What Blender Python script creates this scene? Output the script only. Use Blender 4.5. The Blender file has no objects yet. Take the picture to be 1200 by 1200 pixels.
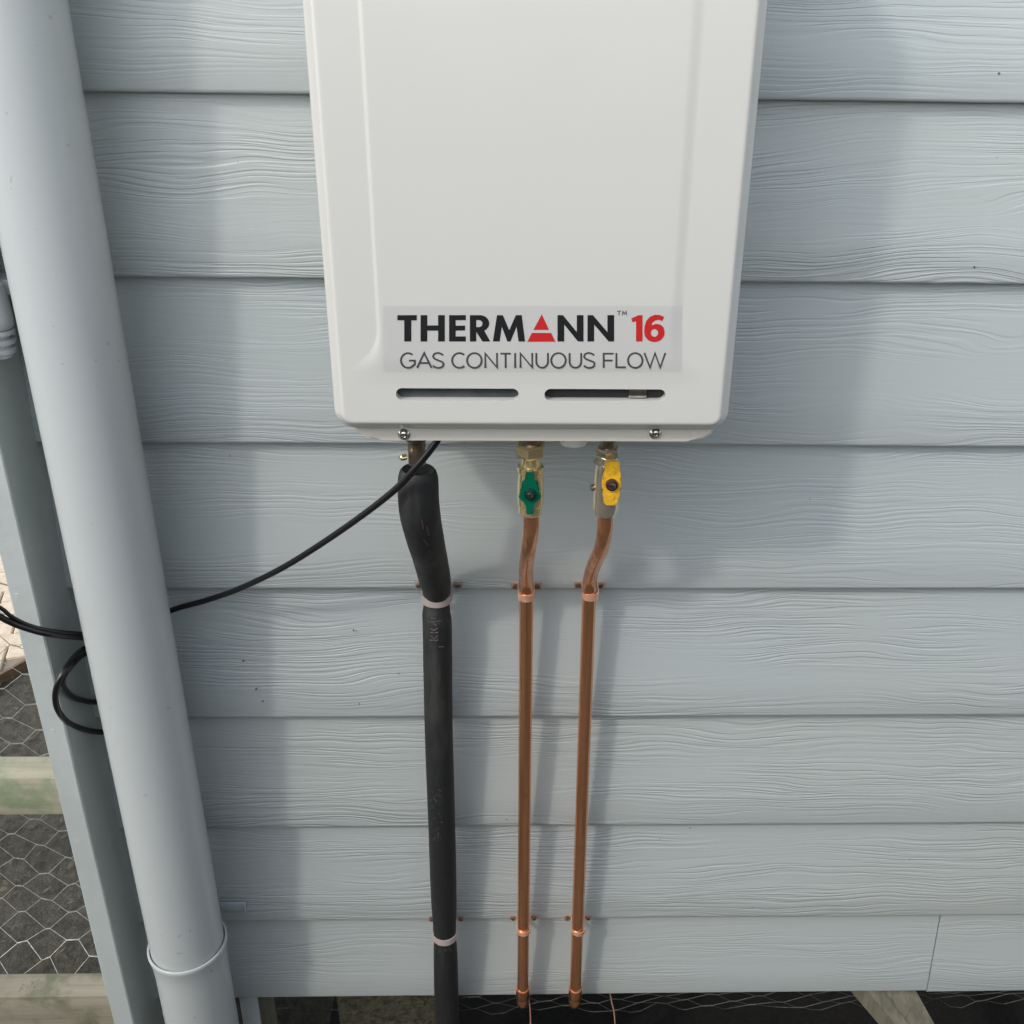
import bpy, bmesh, math, random
from mathutils import Vector, Matrix, noise
random.seed(7)
S = bpy.context.scene
C = S.collection

# ------------------------------------------------------------------ camera
PITCH, YAW, ROLL = 0.4419, 0.0286, 0.0143
SX, SY, FPX = 37.08, -15.18, 1198.7
CAM = Vector((0, -1.04, 1.445))
Fv = Vector((math.sin(YAW)*math.cos(PITCH), math.cos(YAW)*math.cos(PITCH), -math.sin(PITCH)))
Rv = Fv.cross(Vector((0, 0, 1))).normalized(); Uv = Rv.cross(Fv)
R2 = math.cos(ROLL)*Rv + math.sin(ROLL)*Uv
U2 = -math.sin(ROLL)*Rv + math.cos(ROLL)*Uv
cam = bpy.data.cameras.new('camera')
camo = bpy.data.objects.new('camera', cam); C.objects.link(camo)
M3 = Matrix((R2, U2, -Fv)).transposed()
camo.matrix_world = Matrix.Translation(CAM) @ M3.to_4x4()
cam.sensor_width = 36; cam.lens = 36*FPX/1200
cam.shift_x = -SX/1200; cam.shift_y = SY/1200
cam.clip_start = 0.02; cam.clip_end = 200
S.camera = camo

def at(px, py, Y):
    """point on the vertical plane y=Y seen at photo position px,py (used once, to survey the place)"""
    d = Fv*FPX + R2*(px-600-SX) - U2*(py-600-SY)
    return CAM + d*((Y-CAM.y)/d.y)
def atz(px, py, Z):
    d = Fv*FPX + R2*(px-600-SX) - U2*(py-600-SY)
    return CAM + d*((Z-CAM.z)/d.z)

# ------------------------------------------------------------------ sky, sun, exposure
SUN_DIR = Vector((-0.69, -0.71, 0.84)).normalized()      # towards the sun
EL = math.asin(SUN_DIR.z); AZ = math.atan2(SUN_DIR.x, SUN_DIR.y)
w = bpy.data.worlds.new("World"); S.world = w; w.use_nodes = True
nt = w.node_tree; nt.nodes.clear()
sky = nt.nodes.new('ShaderNodeTexSky'); sky.sky_type = 'NISHITA'; sky.sun_disc = False
sky.sun_elevation = EL; sky.sun_rotation = AZ; sky.dust_density = 1.6; sky.air_density = 1.0
bg = nt.nodes.new('ShaderNodeBackground'); bg.inputs[1].default_value = 0.15
wo = nt.nodes.new('ShaderNodeOutputWorld')
hz = nt.nodes.new('ShaderNodeHueSaturation'); hz.inputs['Saturation'].default_value = .36   # thin high cloud: a paler sky
nt.links.new(sky.outputs[0], hz.inputs['Color']); nt.links.new(hz.outputs[0], bg.inputs[0]); nt.links.new(bg.outputs[0], wo.inputs[0])
sl = bpy.data.lights.new('sun', 'SUN'); sl.energy = 0.45; sl.angle = math.radians(3.5); sl.color = (1, .94, .85)
so = bpy.data.objects.new('sun', sl); C.objects.link(so)
so.rotation_euler = SUN_DIR.to_track_quat('Z', 'Y').to_euler(); so.location = (-3, -3, 4)
S.view_settings.view_transform = 'Standard'; S.view_settings.look = 'None'
S.view_settings.exposure = 1.28; S.view_settings.gamma = 1; S.view_settings.use_curve_mapping = False
S.render.engine = 'CYCLES'

# ------------------------------------------------------------------ materials
class NT:
    def __init__(s, name):
        s.m = bpy.data.materials.new(name); s.m.use_nodes = True
        s.t = s.m.node_tree; s.t.nodes.clear()
        s.out = s.n('ShaderNodeOutputMaterial'); s.b = s.n('ShaderNodeBsdfPrincipled')
        s.l(s.b.outputs[0], s.out.inputs[0])
    def n(s, k, **kw):
        x = s.t.nodes.new(k)
        for a, b in kw.items(): setattr(x, a, b)
        return x
    def l(s, a, b): s.t.links.new(a, b)
    def pos(s, scale=(1, 1, 1), loc=(0, 0, 0), rnd=0):
        g = s.n('ShaderNodeTexCoord'); mp = s.n('ShaderNodeMapping')
        mp.inputs['Scale'].default_value = scale; mp.inputs['Location'].default_value = loc
        src = g.outputs['Object']
        if rnd:
            oi = s.n('ShaderNodeObjectInfo'); v = s.n('ShaderNodeVectorMath', operation='SCALE')
            v.inputs[0].default_value = (rnd, rnd*.37, rnd*.71); s.l(oi.outputs['Random'], v.inputs['Scale'])
            ad = s.n('ShaderNodeVectorMath', operation='ADD'); s.l(src, ad.inputs[0]); s.l(v.outputs[0], ad.inputs[1]); src = ad.outputs[0]
        s.l(src, mp.inputs[0]); return mp.outputs[0]
    def noise(s, vec, sc=1, det=2, rough=.5, dist=0):
        x = s.n('ShaderNodeTexNoise'); x.inputs['Scale'].default_value = sc; x.inputs['Detail'].default_value = det
        x.inputs['Roughness'].default_value = rough; x.inputs['Distortion'].default_value = dist
        if vec: s.l(vec, x.inputs['Vector'])
        return x.outputs['Fac']
    def math(s, op, a, b=None, c=None):
        x = s.n('ShaderNodeMath', operation=op)
        for i, q in enumerate((a, b, c)):
            if q is None: continue
            if isinstance(q, (int, float)): x.inputs[i].default_value = q
            else: s.l(q, x.inputs[i])
        return x.outputs[0]
    def mr(s, v, a, b, c=0., d=1.):
        x = s.n('ShaderNodeMapRange'); x.interpolation_type = 'SMOOTHSTEP'
        for i, q in zip((1, 2, 3, 4), (a, b, c, d)): x.inputs[i].default_value = q
        s.l(v, x.inputs[0]); return x.outputs[0]
    def mix(s, f, a, b):
        x = s.n('ShaderNodeMix', data_type='RGBA')
        if isinstance(f, (int, float)): x.inputs[0].default_value = f
        else: s.l(f, x.inputs[0])
        for i, q in ((6, a), (7, b)):
            if isinstance(q, tuple): x.inputs[i].default_value = (*q, 1) if len(q) == 3 else q
            else: s.l(q, x.inputs[i])
        return x.outputs[2]
    def bump(s, h, dist, st=1.0, nrm=None):
        x = s.n('ShaderNodeBump'); x.inputs['Distance'].default_value = dist; x.inputs['Strength'].default_value = st
        s.l(h, x.inputs['Height'])
        if nrm: s.l(nrm, x.inputs['Normal'])
        return x.outputs[0]
    def set(s, col=None, rough=None, metal=None, nrm=None, **kw):
        for k, v in (('Base Color', col), ('Roughness', rough), ('Metallic', metal), ('Normal', nrm)):
            if v is None: continue
            if isinstance(v, tuple): s.b.inputs[k].default_value = (*v, 1)
            elif isinstance(v, (int, float)): s.b.inputs[k].default_value = v
            else: s.l(v, s.b.inputs[k])
        for k, v in kw.items(): s.b.inputs[k.replace('_', ' ')].default_value = v
        return s.m

def grained_paint():
    s = NT('embossed_wall_paint')
    P = s.pos(rnd=37.0)
    sx = s.n('ShaderNodeSeparateXYZ'); s.l(P, sx.inputs[0])
    def vec(kx, kz, off=0, z=None):
        cb = s.n('ShaderNodeCombineXYZ')
        s.l(s.math('MULTIPLY', sx.outputs[0], kx), cb.inputs[0])
        s.l(s.math('MULTIPLY', z if z else sx.outputs[2], kz), cb.inputs[2]); cb.inputs[1].default_value = off
        return cb.outputs[0]
    w1 = s.noise(vec(3.2, 9, 1.3), 1, 2, .5)
    w2 = s.noise(vec(9, 30, 5.3), 1, 1, .5)
    zz = s.math('ADD', sx.outputs[2], s.math('MULTIPLY', s.math('SUBTRACT', w1, .5), .066))
    zz = s.math('ADD', zz, s.math('MULTIPLY', s.math('SUBTRACT', w2, .5), .009))
    a = s.noise(vec(5.2, 330, 2.1, zz), 1, 1.5, .55)
    b = s.noise(vec(9, 420, 7.7, zz), 1, 1, .5)
    ridge = s.mr(a, .40, .54)
    amp = s.mr(s.noise(vec(3.0, 16, 9.1), 1, 1, .5), .36, .62, .10, 1.1)
    h = s.math('ADD', s.math('MULTIPLY', ridge, amp), s.math('MULTIPLY', b, .32))
    soft = s.noise(vec(60, 60, 3), 1, 3, .6)
    h = s.math('ADD', h, s.math('MULTIPLY', soft, .22))
    oi = s.n('ShaderNodeObjectInfo'); h = s.math('MULTIPLY', h, s.mr(oi.outputs['Random'], 0, 1, .55, 1.15))
    n = s.bump(h, .00052, .9)
    dirt = s.mr(s.noise(vec(1.5, 2.5, 12), 1, 3, .6), .35, .75)
    col = s.mix(dirt, (.380, .420, .422), (.388, .420, .406))
    sp = s.mr(s.noise(vec(75, 75, 21), 1, 1, .4), .785, .83)
    col = s.mix(s.math('MULTIPLY', sp, .55), col, (.15, .14, .12))
    return s.set(col, s.mr(soft, .3, .7, .30, .44), 0, n)
def flat_paint(name, col, rough=.4, bumpd=.0002, sc=60, var=.0):
    s = NT(name); P = s.pos(rnd=3)
    nz = s.noise(P, sc, 4, .6)
    c = s.mix(s.mr(s.noise(P, 7, 4, .65), .35, .75), col, tuple(x*(1-var) for x in col)) if var else col
    return s.set(c, rough, 0, s.bump(nz, bumpd, .6))
def pvc():
    s = NT('grey_painted_pvc'); P = s.pos()
    sp = s.mr(s.noise(P, 85, 2, .4), .735, .765); st = s.mr(s.noise(s.pos(scale=(14, 14, 3)), 1.0, 5, .7), .35, .8)
    c = s.mix(s.math('MULTIPLY', sp, .5), (.415, .442, .438), (.30, .29, .27))
    return s.set(c, .25, 0, s.bump(s.noise(s.pos(scale=(1, 1, .35)), 30, 2, .5), .0006, .5))
def enamel(name, col, rough=.22):
    s = NT(name); P = s.pos()
    return s.set(col, s.mr(s.noise(P, 14, 3), .3, .7, rough*.85, rough*1.2), 0, s.bump(s.noise(P, 700, 2, .5), .00008, .35))
def metal(name, c1, c2, rough=.3, sc=60, m=1.0):
    s = NT(name); P = s.pos(rnd=2)
    f = s.mr(s.noise(P, sc, 4, .6), .35, .65)
    return s.set(s.mix(f, c1, c2), rough, m, None)
def copper():
    s = NT('weathered_copper'); P = s.pos(rnd=5); P2 = s.pos(scale=(110, 110, 3), rnd=5)
    f = s.mr(s.noise(P2, 1, 4, .65), .35, .7)
    c = s.mix(f, (.95, .46, .25), (.62, .28, .145))
    g = s.mr(s.noise(P, 45, 3, .6), .60, .74)
    c = s.mix(s.math('MULTIPLY', g, .18), c, (.22, .10, .06))
    return s.set(c, .24, .92, None)
def foam():
    s = NT('black_foam_lagging'); P = s.pos(rnd=5)
    f = s.mr(s.noise(s.pos(scale=(30, 30, 6)), 1, 4, .7), .45, .75)
    c = s.mix(f, (.009, .010, .010), (.036, .036, .033))
    return s.set(c, .62, 0, s.bump(s.noise(P, 260, 3), .0007, .6))
def timber(name, c1, c2, c3=None, axis=0):
    s = NT(name); sc = [60, 60, 60]; sc[axis] = 3.0
    P = s.pos(scale=tuple(sc), rnd=9)
    g = s.noise(P, 1, 4, .65, .6)
    c = s.mix(s.mr(g, .3, .7), c1, c2)
    if c3: c = s.mix(s.mr(s.noise(s.pos(rnd=7), 14, 4, .65), .45, .66), c, c3)
    return s.set(c, .8, 0, s.bump(g, .0012, .8))
def soil(name, c1, c2, sc=60, bd=.01):
    s = NT(name); P = s.pos()
    c = s.mix(s.mr(s.noise(P, sc, 6, .7), .35, .7), c1, c2)
    return s.set(c, .95, 0, s.bump(s.noise(P, sc*1.4, 5, .7), bd, .9))
def plain(name, col, rough=.5, m=0.): return NT(name).set(col, rough, m)

M = dict(
    wall=grained_paint(),
    post=flat_paint('grey_post_paint', (.43, .47, .455), .5, .0012, 90, .12),
    smooth=flat_paint('grey_bracket_paint', (.36, .42, .445), .45, .0003, 60),
    pvc=pvc(), plug=flat_paint('pale_grey_plastic', (.42, .45, .45), .35),
    cover=enamel('cream_enamel', (.512, .507, .478)), base=enamel('cream_base_enamel', (.50, .475, .42), .3),
    liner=metal('galvanised_liner', (.16, .17, .18), (.10, .11, .12), .38, 20),
    dark=plain('dark_recess', (.012, .012, .013), .7),
    decal=plain('grey_film_decal', (.452, .452, .43), .3),
    black=plain('black_print', (.008, .008, .009), .4), ink=plain('charcoal_print', (.055, .05, .055), .4), red=plain('red_print', (.44, .014, .014), .4),
    steel=metal('zinc_screw', (.62, .60, .54), (.35, .33, .29), .22),
    rust=metal('tarnished_screw', (.30, .25, .18), (.14, .12, .09), .4, 200, .8),
    brass=metal('yellow_chromate_brass', (.95, .78, .44), (.84, .70, .38), .2, 25, .82),
    nickel=metal('nickel_plated_brass', (.90, .86, .77), (.80, .72, .56), .18, 25, .88),
    bronze=metal('dull_bronze_fitting', (.34, .27, .20), (.18, .14, .11), .32, 60, .8),
    copper=copper(), bright=metal('bright_copper_saddle', (.95, .58, .42), (.85, .46, .30), .25, 90, .6),
    foam=foam(), pink=flat_paint('pinkish_grey_strap', (.37, .315, .29), .5, .0003, 80, .35),
    print=plain('faded_pink_print', (.055, .033, .034), .6), printg=plain('faded_grey_print', (.045, .045, .043), .6),
    cable=plain('black_cable_sheath', (.008, .008, .009), .28),
    darkgreen=plain('dark_green_hub', (.0, .03, .02), .3), green=plain('green_handle_plastic', (.0, .10, .055), .25), yellow=metal('yellow_enamelled_handle', (.78, .45, .02), (.62, .34, .03), .35, 160, 0.),
    hub=plain('dark_red_hub', (.05, .012, .012), .4), white=plain('white_plastic', (.72, .72, .66), .35),
    rail=timber('weathered_green_timber', (.43, .39, .29), (.31, .30, .21), (.22, .27, .16)),
    rail2=timber('weathered_brown_timber', (.32, .29, .22), (.22, .20, .145), (.16, .16, .10)),
    stamp=plain('grey_stamp_ink', (.22, .205, .16), .8), shadewire=metal('shade_dark_wire', (.10, .10, .09), (.06, .06, .055), .6, 200, .5),  # the wire here: fence netting wire coloured darker for the crawl space shade
    stake=timber('grey_stake_timber', (.15, .14, .10), (.08, .075, .055), None, 2),
    moss=soil('mossy_concrete', (.10, .09, .058), (.02, .018, .012), 70, .02),
    wire=metal('galvanised_wire', (.42, .42, .37), (.26, .26, .22), .5, 200, .5),
    soil=soil('dark_soil', (.095, .088, .066), (.045, .041, .030), 50, .012),
    paver=soil('buff_paver', (.66, .56, .43), (.52, .43, .33), 50, .001),
    brick=soil('rusty_brick', (.20, .13, .085), (.13, .09, .06), 60, .003),
    pit=soil('shade_black_soil', (.012, .011, .009), (.006, .006, .005), 50, .012),  # soil coloured near-black: the crawl space shade is put into the colour
    grass=soil('grass_blade', (.07, .12, .03), (.10, .15, .05), 30, .001),
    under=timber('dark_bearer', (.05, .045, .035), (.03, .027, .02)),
)

# ------------------------------------------------------------------ mesh helpers
def link(name, bm, mat, parent=None, smooth=35, loc=None):
    me = bpy.data.meshes.new(name); bmesh.ops.recalc_face_normals(bm, faces=bm.faces[:]); bm.to_mesh(me); bm.free()
    if smooth:
        for p in me.polygons: p.use_smooth = True
        me.set_sharp_from_angle(angle=math.radians(smooth))
    me.materials.append(mat if not isinstance(mat, str) else M[mat])
    o = bpy.data.objects.new(name, me); C.objects.link(o)
    if parent: o.parent = parent
    if loc: o.location = loc
    return o
def tag(o, label=None, cat=None, group=None, kind=None):
    for k, v in (('label', label), ('category', cat), ('group', group), ('kind', kind)):
        if v: o[k] = v
    return o
def empty(name, loc, label, cat, group=None):
    o = bpy.data.objects.new(name, None); C.objects.link(o); o.empty_display_size = .05
    tag(o, label, cat, group); return o          # origin kept at the world origin: children carry world coordinates
def box(bm, x0, x1, y0, y1, z0, z1, bev=0, seg=2):
    r = bmesh.ops.create_cube(bm, size=1, matrix=Matrix.Translation(((x0+x1)/2, (y0+y1)/2, (z0+z1)/2)) @ Matrix.Diagonal((x1-x0, y1-y0, z1-z0, 1)))
    if bev:
        es = list({e for v in r['verts'] for e in v.link_edges})
        bmesh.ops.bevel(bm, geom=es, offset=bev, segments=seg, affect='EDGES', profile=.5)
    return r
def frame_of(d, ref=None):
    d = d.normalized(); a = ref or (Vector((0, 1, 0)) if abs(d.y) < .9 else Vector((1, 0, 0)))
    u = (a - d*a.dot(d)).normalized(); return u, d.cross(u)
def tube(bm, pts, rad, seg=20, caps=True):
    pts = [Vector(p) for p in pts]; n = len(pts)
    rad = rad if isinstance(rad, (list, tuple)) else [rad]*n
    rings = []; u = None
    for i, p in enumerate(pts):
        d = (pts[min(i+1, n-1)] - pts[max(i-1, 0)]).normalized()
        u, v = frame_of(d, u)
        rings.append([bm.verts.new(p + (u*math.cos(2*math.pi*k/seg) + v*math.sin(2*math.pi*k/seg))*rad[i]) for k in range(seg)])
    for a, b in zip(rings, rings[1:]):
        for k in range(seg): bm.faces.new((a[k], a[(k+1) % seg], b[(k+1) % seg], b[k]))
    if caps: bm.faces.new(rings[0][::-1]); bm.faces.new(rings[-1])
    return rings
def spline(P, n=10):
    """Catmull-Rom through P (tuples of any length)"""
    out = []; Q = [P[0]] + list(P) + [P[-1]]
    for i in range(1, len(Q)-2):
        for k in range(n):
            t = k/n
            out.append(tuple(.5*(2*b + (-a+c)*t + (2*a-5*b+4*c-d)*t*t + (-a+3*b-3*c+d)*t**3) for a, b, c, d in zip(Q[i-1], Q[i], Q[i+1], Q[i+2])))
    out.append(tuple(P[-1])); return out
def lathe(bm, base, prof, seg=32, axis=Vector((0, 0, -1)), squash=None):
    """prof: (distance along axis, radius)"""
    base = Vector(base); u, v = frame_of(axis); rings = []
    for h, r in prof:
        rings.append([bm.verts.new(base + axis*h + (u*math.cos(2*math.pi*k/seg) + v*math.sin(2*math.pi*k/seg))*max(r, 1e-5)) for k in range(seg)])
    for a, b in zip(rings, rings[1:]):
        for k in range(seg): bm.faces.new((a[k], a[(k+1) % seg], b[(k+1) % seg], b[k]))
    bm.faces.new(rings[0][::-1]); bm.faces.new(rings[-1])
def hexnut(bm, base, h, af, axis=Vector((0, 0, -1)), rot=0, ch=.12):
    base = Vector(base); u, v = frame_of(axis); R = af/math.sqrt(3); rings = []
    for hh, k in ((0, 1-ch), (h*ch*1.6, 1), (h*(1-ch*1.6), 1), (h, 1-ch)):
        rings.append([bm.verts.new(base + axis*hh + (u*math.cos(rot+math.pi/3*i) + v*math.sin(rot+math.pi/3*i))*R*k) for i in range(6)])
    for a, b in zip(rings, rings[1:]):
        for k in range(6): bm.faces.new((a[k], a[(k+1) % 6], b[(k+1) % 6], b[k]))
    bm.faces.new(rings[0][::-1]); bm.faces.new(rings[-1])
def B(): return bmesh.new()

# ------------------------------------------------------------------ ground, paving, house
WB = 0.1501                                                # lower edge of the cladding
bm = B(); nx = 90
g = bmesh.ops.create_grid(bm, x_segments=nx, y_segments=nx, size=1.0)
for v in bm.verts:
    x, y = v.co.x, v.co.y
    v.co.x = math.copysign(abs(x)**2.2*30, x) ; v.co.y = math.copysign(abs(y)**2.2*30, y)
    inside = max(0, min(1, (v.co.x+.53)/.05))*max(0, min(1, (v.co.y+.005)/.03))
    v.co.z = -.45*inside + .012*noise.noise(Vector((v.co.x*7, v.co.y*7, 0))) - .006
tag(link('ground', bm, 'soil'), 'dark bare soil around and under the house', None, None, 'structure')
pav = bpy.data.objects.new('paving', None); C.objects.link(pav); pav['kind'] = 'structure'
me0 = None
bmj = B(); box(bmj, -3.2, 0, 0, 1.2, -.03, .012)
# paving strip: its near edge runs obliquely behind the netting
pA, pB = atz(0, 787, .02), atz(27, 772, .02)
ed = (pB-pA).normalized(); pr = Vector((-ed.y, ed.x, 0))
if pr.y < 0: pr = -pr
bmj.free(); bmj = B()
def quadslab(bm, o, a, b, la0, la1, lb0, lb1, z0, z1):
    c = [(o + a*i + b*j) for i, j in ((la0, lb0), (la1, lb0), (la1, lb1), (la0, lb1))]
    lo = [bm.verts.new((p.x, p.y, z0)) for p in c]; hi = [bm.verts.new((p.x, p.y, z1)) for p in c]
    bm.faces.new(lo[::-1]); bm.faces.new(hi)
    for k in range(4): bm.faces.new((lo[k], lo[(k+1) % 4], hi[(k+1) % 4], hi[k]))
quadslab(bmj, pA, ed, pr, -1.3, 1.6, 0, .62, -.03, .012)
o = link('jointing_sand', bmj, NT('joint_sand').set((.25, .21, .16), .95), pav)
L_, W_, gap = .115, .0575, .004
bmp = B(); box(bmp, gap/2, L_-gap/2, gap/2, W_-gap/2, -.02, .022, .003, 1)
first = None; cnt = 0
for i in range(-16, 26):
    for j in range(-16, 26):
        for k in (0, 1):
            # 90 degree herringbone cell
            bx = (i*W_ + j*L_*1.0); by = 0
            u0 = (i - j)*W_ ; v0 = (i + j)*W_ + 2*j*0
            u0 = i*W_ + 2*j*W_*1.0; v0 = i*W_ - 2*j*W_
            cu, cv = (u0, v0) if k == 0 else (u0 + 2*W_, v0 - W_)
            rz = 0 if k == 0 else math.pi/2
            off = Vector((cu, cv, 0)) if k == 0 else Vector((cu + W_, cv, 0))
            a45 = math.radians(45)
            def tr(p): return Vector((p.x*math.cos(a45)-p.y*math.sin(a45), p.x*math.sin(a45)+p.y*math.cos(a45), 0))
            q = tr(off)
            cpt = tr(off + (Vector((L_/2, W_/2, 0)) if k == 0 else Vector((-W_/2, L_/2, 0))))
            if not (-.95 < cpt.x < 1.2 and .02 < cpt.y < .58): continue
            if cnt > 200: continue
            if first is None:
                first = link('paver', bmp, 'paver', pav, 30); oo = first
            else:
                oo = first.copy(); C.objects.link(oo)
            wp = pA + ed*q.x + pr*q.y
            oo.location = (wp.x, wp.y, random.uniform(-.001, .001))
            oo.rotation_euler = (0, 0, math.atan2(ed.y, ed.x) + a45 + rz); cnt += 1
# brown edging along the paving
bm = B(); quadslab(bm, pA, ed, pr, -1.3, 1.6, -.008, .001, -.03, .017)
link('paving_edge', bm, 'brick', pav)
# grass beyond the paving
bm = B()
for i in range(9000):
    p = pA + ed*random.uniform(-1.4, 1.6) + pr*random.uniform(.62, 1.9)
    h = random.uniform(.03, .09); a = random.uniform(0, 6.28); wd = .003
    d = Vector((math.cos(a), math.sin(a), 0)); l = Vector((random.gauss(0, .4), random.gauss(0, .4), 1))*h
    v = [bm.verts.new(p*1 - p.z*Vector((0, 0, 1)) + q) for q in (d*wd, -d*wd, l)]
    bm.faces.new(v)
tag(link('grass', bm, 'grass', None, 0), 'short green grass beyond the buff paving', None, None, 'stuff')

bm = B(); box(bm, -.50, 3.2, .028, 3.6, -.46, -.425)  # black sheet over the sunken soil, standing in for deep shade
tag(link('crawl_shade_floor', bm, 'pit', None, 0), None, None, None, 'structure')
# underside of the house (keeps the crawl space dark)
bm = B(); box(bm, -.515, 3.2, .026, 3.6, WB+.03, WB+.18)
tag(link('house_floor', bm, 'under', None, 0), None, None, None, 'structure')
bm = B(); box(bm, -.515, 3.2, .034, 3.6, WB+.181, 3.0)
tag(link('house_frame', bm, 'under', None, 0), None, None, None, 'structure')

# weatherboards
XW0, XW1 = -.5216, 3.2
lines = [WB, .3025, .4719, .6501, .8350, 1.0178, 1.1994, 1.3743] + [1.3743+.18*k for k in range(1, 8)]
wall = empty('weatherboard_wall', (0, 0, 0), 'pale blue-grey wood-grained lap cladding wall behind the water heater', 'wall')
def board(x0, x1, z0, z1, sd, bow=.0006, parent=wall):
    bm = B(); n = max(2, int((x1-x0)/.03)); T = .013; zt = z1 + .024
    prof = [(T, z0), (.0045, z0), (.0018, z0+.0007), (.0005, z0+.0022), (0, z0+.0040)] + [(T*1.06*(z-z0)/(z1-z0), z) for z in [z0+(zt-z0)*k/4 for k in range(1, 5)]] + [(T*1.06*(zt-z0)/(z1-z0)+T, zt)]
    rows = []
    for i in range(n+1):
        x = x0 + (x1-x0)*i/n
        dy = bow*noise.noise(Vector((x*2.3, sd, 0))); dz = .0009*noise.noise(Vector((x*3.1, sd, 5))) + .0003*noise.noise(Vector((x*40, sd, 9)))
        rows.append([bm.verts.new((x, y+(dy if k else 0), z + (dz if 0 < k < 5 else 0))) for k, (y, z) in enumerate(prof)])
    for a, b in zip(rows, rows[1:]):
        for k in range(len(prof)): bm.faces.new((a[k], a[(k+1) % len(prof)], b[(k+1) % len(prof)], b[k]))
    bm.faces.new(rows[0]); bm.faces.new(rows[-1][::-1])
    o = link('weatherboard', bm, 'wall', parent, 30)
    return o
XJ = at(1096, 1120, 0).x
for i in range(len(lines)-1):
    if i == 0:
        board(XW0, XJ-.0008, lines[0], lines[1], 1.0)
        bb = board(XJ+.0008, XW1, lines[0]-.0015, lines[1], 2.0); bb.location.y = -.0012
    else:
        board(XW0, XW1, lines[i], lines[i+1], i*3.7)
def nail(px, py, parent, y0=0, r=.0022, mat='rust', name='nail'):
    p = at(px, py, y0); bm = B()
    lathe(bm, (0, 0, 0), [(0, r*.8), (.0006, r), (.002, r)], 10, Vector((0, 1, 0)))
    return link(name, bm, mat, parent, 40, (p.x, y0-.0003, p.z))
for px, py, y0 in ((1142, 313, .0005), (1171, 86, .001), (300, 808, .0015), (308, 822, .001), (421, 825, .001), (414, 739, .005), (285, 775, .004)):
    nail(px, py, wall, y0, .0011)

# side wall of the house, going back from the corner
sidew = empty('weatherboard_side_wall', (0, 0, 0), 'grey lap cladding on the return wall behind the corner post', 'wall')
for i in range(len(lines)-1):
    o = board(.03, 3.5, lines[i], lines[i+1], 50+i, parent=sidew)
    o.rotation_euler = (0, 0, -math.pi/2); o.location = (-.545, 3.55, 0)

# ------------------------------------------------------------------ corner post
post = empty('corner_post', (0, 0, 0), 'grey painted timber corner post left of the downpipe', 'post')
bm = B()
n = 60; prof = [(-.549, .04), (-.549, -.0705), (-.5475, -.072), (-.5233, -.072), (-.5218, -.0705), (-.5218, .04)]
rows = []
for i in range(n+1):
    z = .0 + 2.7*i/n
    rows.append([bm.verts.new((x + .0006*noise.noise(Vector((z*5, k*3.3, 0))), y + .0006*noise.noise(Vector((z*6, k*2.3, 4))), z)) for k, (x, y) in enumerate(prof)])
for a, b in zip(rows, rows[1:]):
    for k in range(6): bm.faces.new((a[k], a[(k+1) % 6], b[(k+1) % 6], b[k]))
bm.faces.new(rows[0]); bm.faces.new(rows[-1][::-1])
link('post', bm, 'post', post, 30)
for px, py in ((62, 857), (91, 985), (20, 698), (113, 1105)):
    o = nail(px, py, post, -.072, .0035, 'post', 'filled_nail')

# ------------------------------------------------------------------ netting fence left of the post
def netting(name, x0, x1, h, mapf, parent, seed=1, r=.00055, p=.037, rowp=.0235, a=.013, mat='wire'):
    bm = B(); rnd = random.Random(seed); nr = int(h/rowp); nc = int((x1-x0)/p)
    J = {}
    def node(c, k, side):
        key = (c, k, side)
        if key not in J: J[key] = (rnd.uniform(-1, 1)*.0038, rnd.uniform(-1, 1)*.0030)
        jx, jz = J[key]
        return mapf(x0 + c*p + (a/2 if side else -a/2) + jx, k*rowp + jz)
    # strand k runs between levels k and k+1, using level parity to pick columns
    for k in range(nr):
        pts = []
        for c in range(nc):
            lv = k if (c % 2 == k % 2) else k+1
            o_ = .0006 if lv == k else -.0006
            for sd in (0, 1):
                q = node(c, lv, sd); pts.append(Vector((q[0], q[1], q[2]+o_)))
        tube(bm, pts, r, 5)
    return link(name, bm, mat, parent, 60)
fence = empty('netting_fence', (0, 0, 0), 'timber framed wire netting fence left of the corner post', 'fence')
zr1, zr0 = at(20, 912, 0).z, at(20, 955, 0).z
bm = B(); box(bm, -3.4, -.5495, 0, .043, zr0, zr1, .0015); o = link('rail', bm, 'rail', fence, 30)
bm = B(); box(bm, -3.4, -.5495, 0, .040, .05, at(60, 1168, 0).z, .0015); o = link('rail', bm, 'rail2', fence, 30)
o['label'] = 'brown weathered bottom rail with faint stamp'
# ink stamp on the top face of the bottom rail
zt = at(60, 1168, 0).z
bms = B()
def flatstroke(bm, pts, wd, z):
    for p, q in zip(pts, pts[1:]):
        p, q = Vector((*p, 0)), Vector((*q, 0)); d = (q-p).normalized(); nn = Vector((-d.y, d.x, 0))*wd/2
        v = [bm.verts.new((c.x, c.y, z)) for c in (p-nn, q-nn, q+nn, p+nn)]; bm.faces.new(v)
def railpt(px, py): q = atz(px, py, zt); return (q.x, q.y)
for ln in ([(22, 1163), (27, 1153)], [(27, 1153), (32, 1157)], [(30, 1162), (34, 1154)], [(34, 1161), (38, 1151), (40, 1158), (43, 1149)], [(42, 1157), (45, 1147), (49, 1153)], [(24, 1158), (28, 1160)]):
    flatstroke(bms, [railpt(*p) for p in ln], .0016, zt+.0003)
link('ink_stamp', bms, 'stamp', o, 0)
def fmap(u, v):
    t = v/.62
    e = 1 - math.exp(-v/.07)
    return (u, .044 + .085*e + .010*noise.noise(Vector((u*6, v*6, 0))), .146 + v - .035*e + .008*noise.noise(Vector((u*9, v*5, 3))))
netting('wire_netting', -2.0, -.555, .95, fmap, fence, 3)

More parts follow.
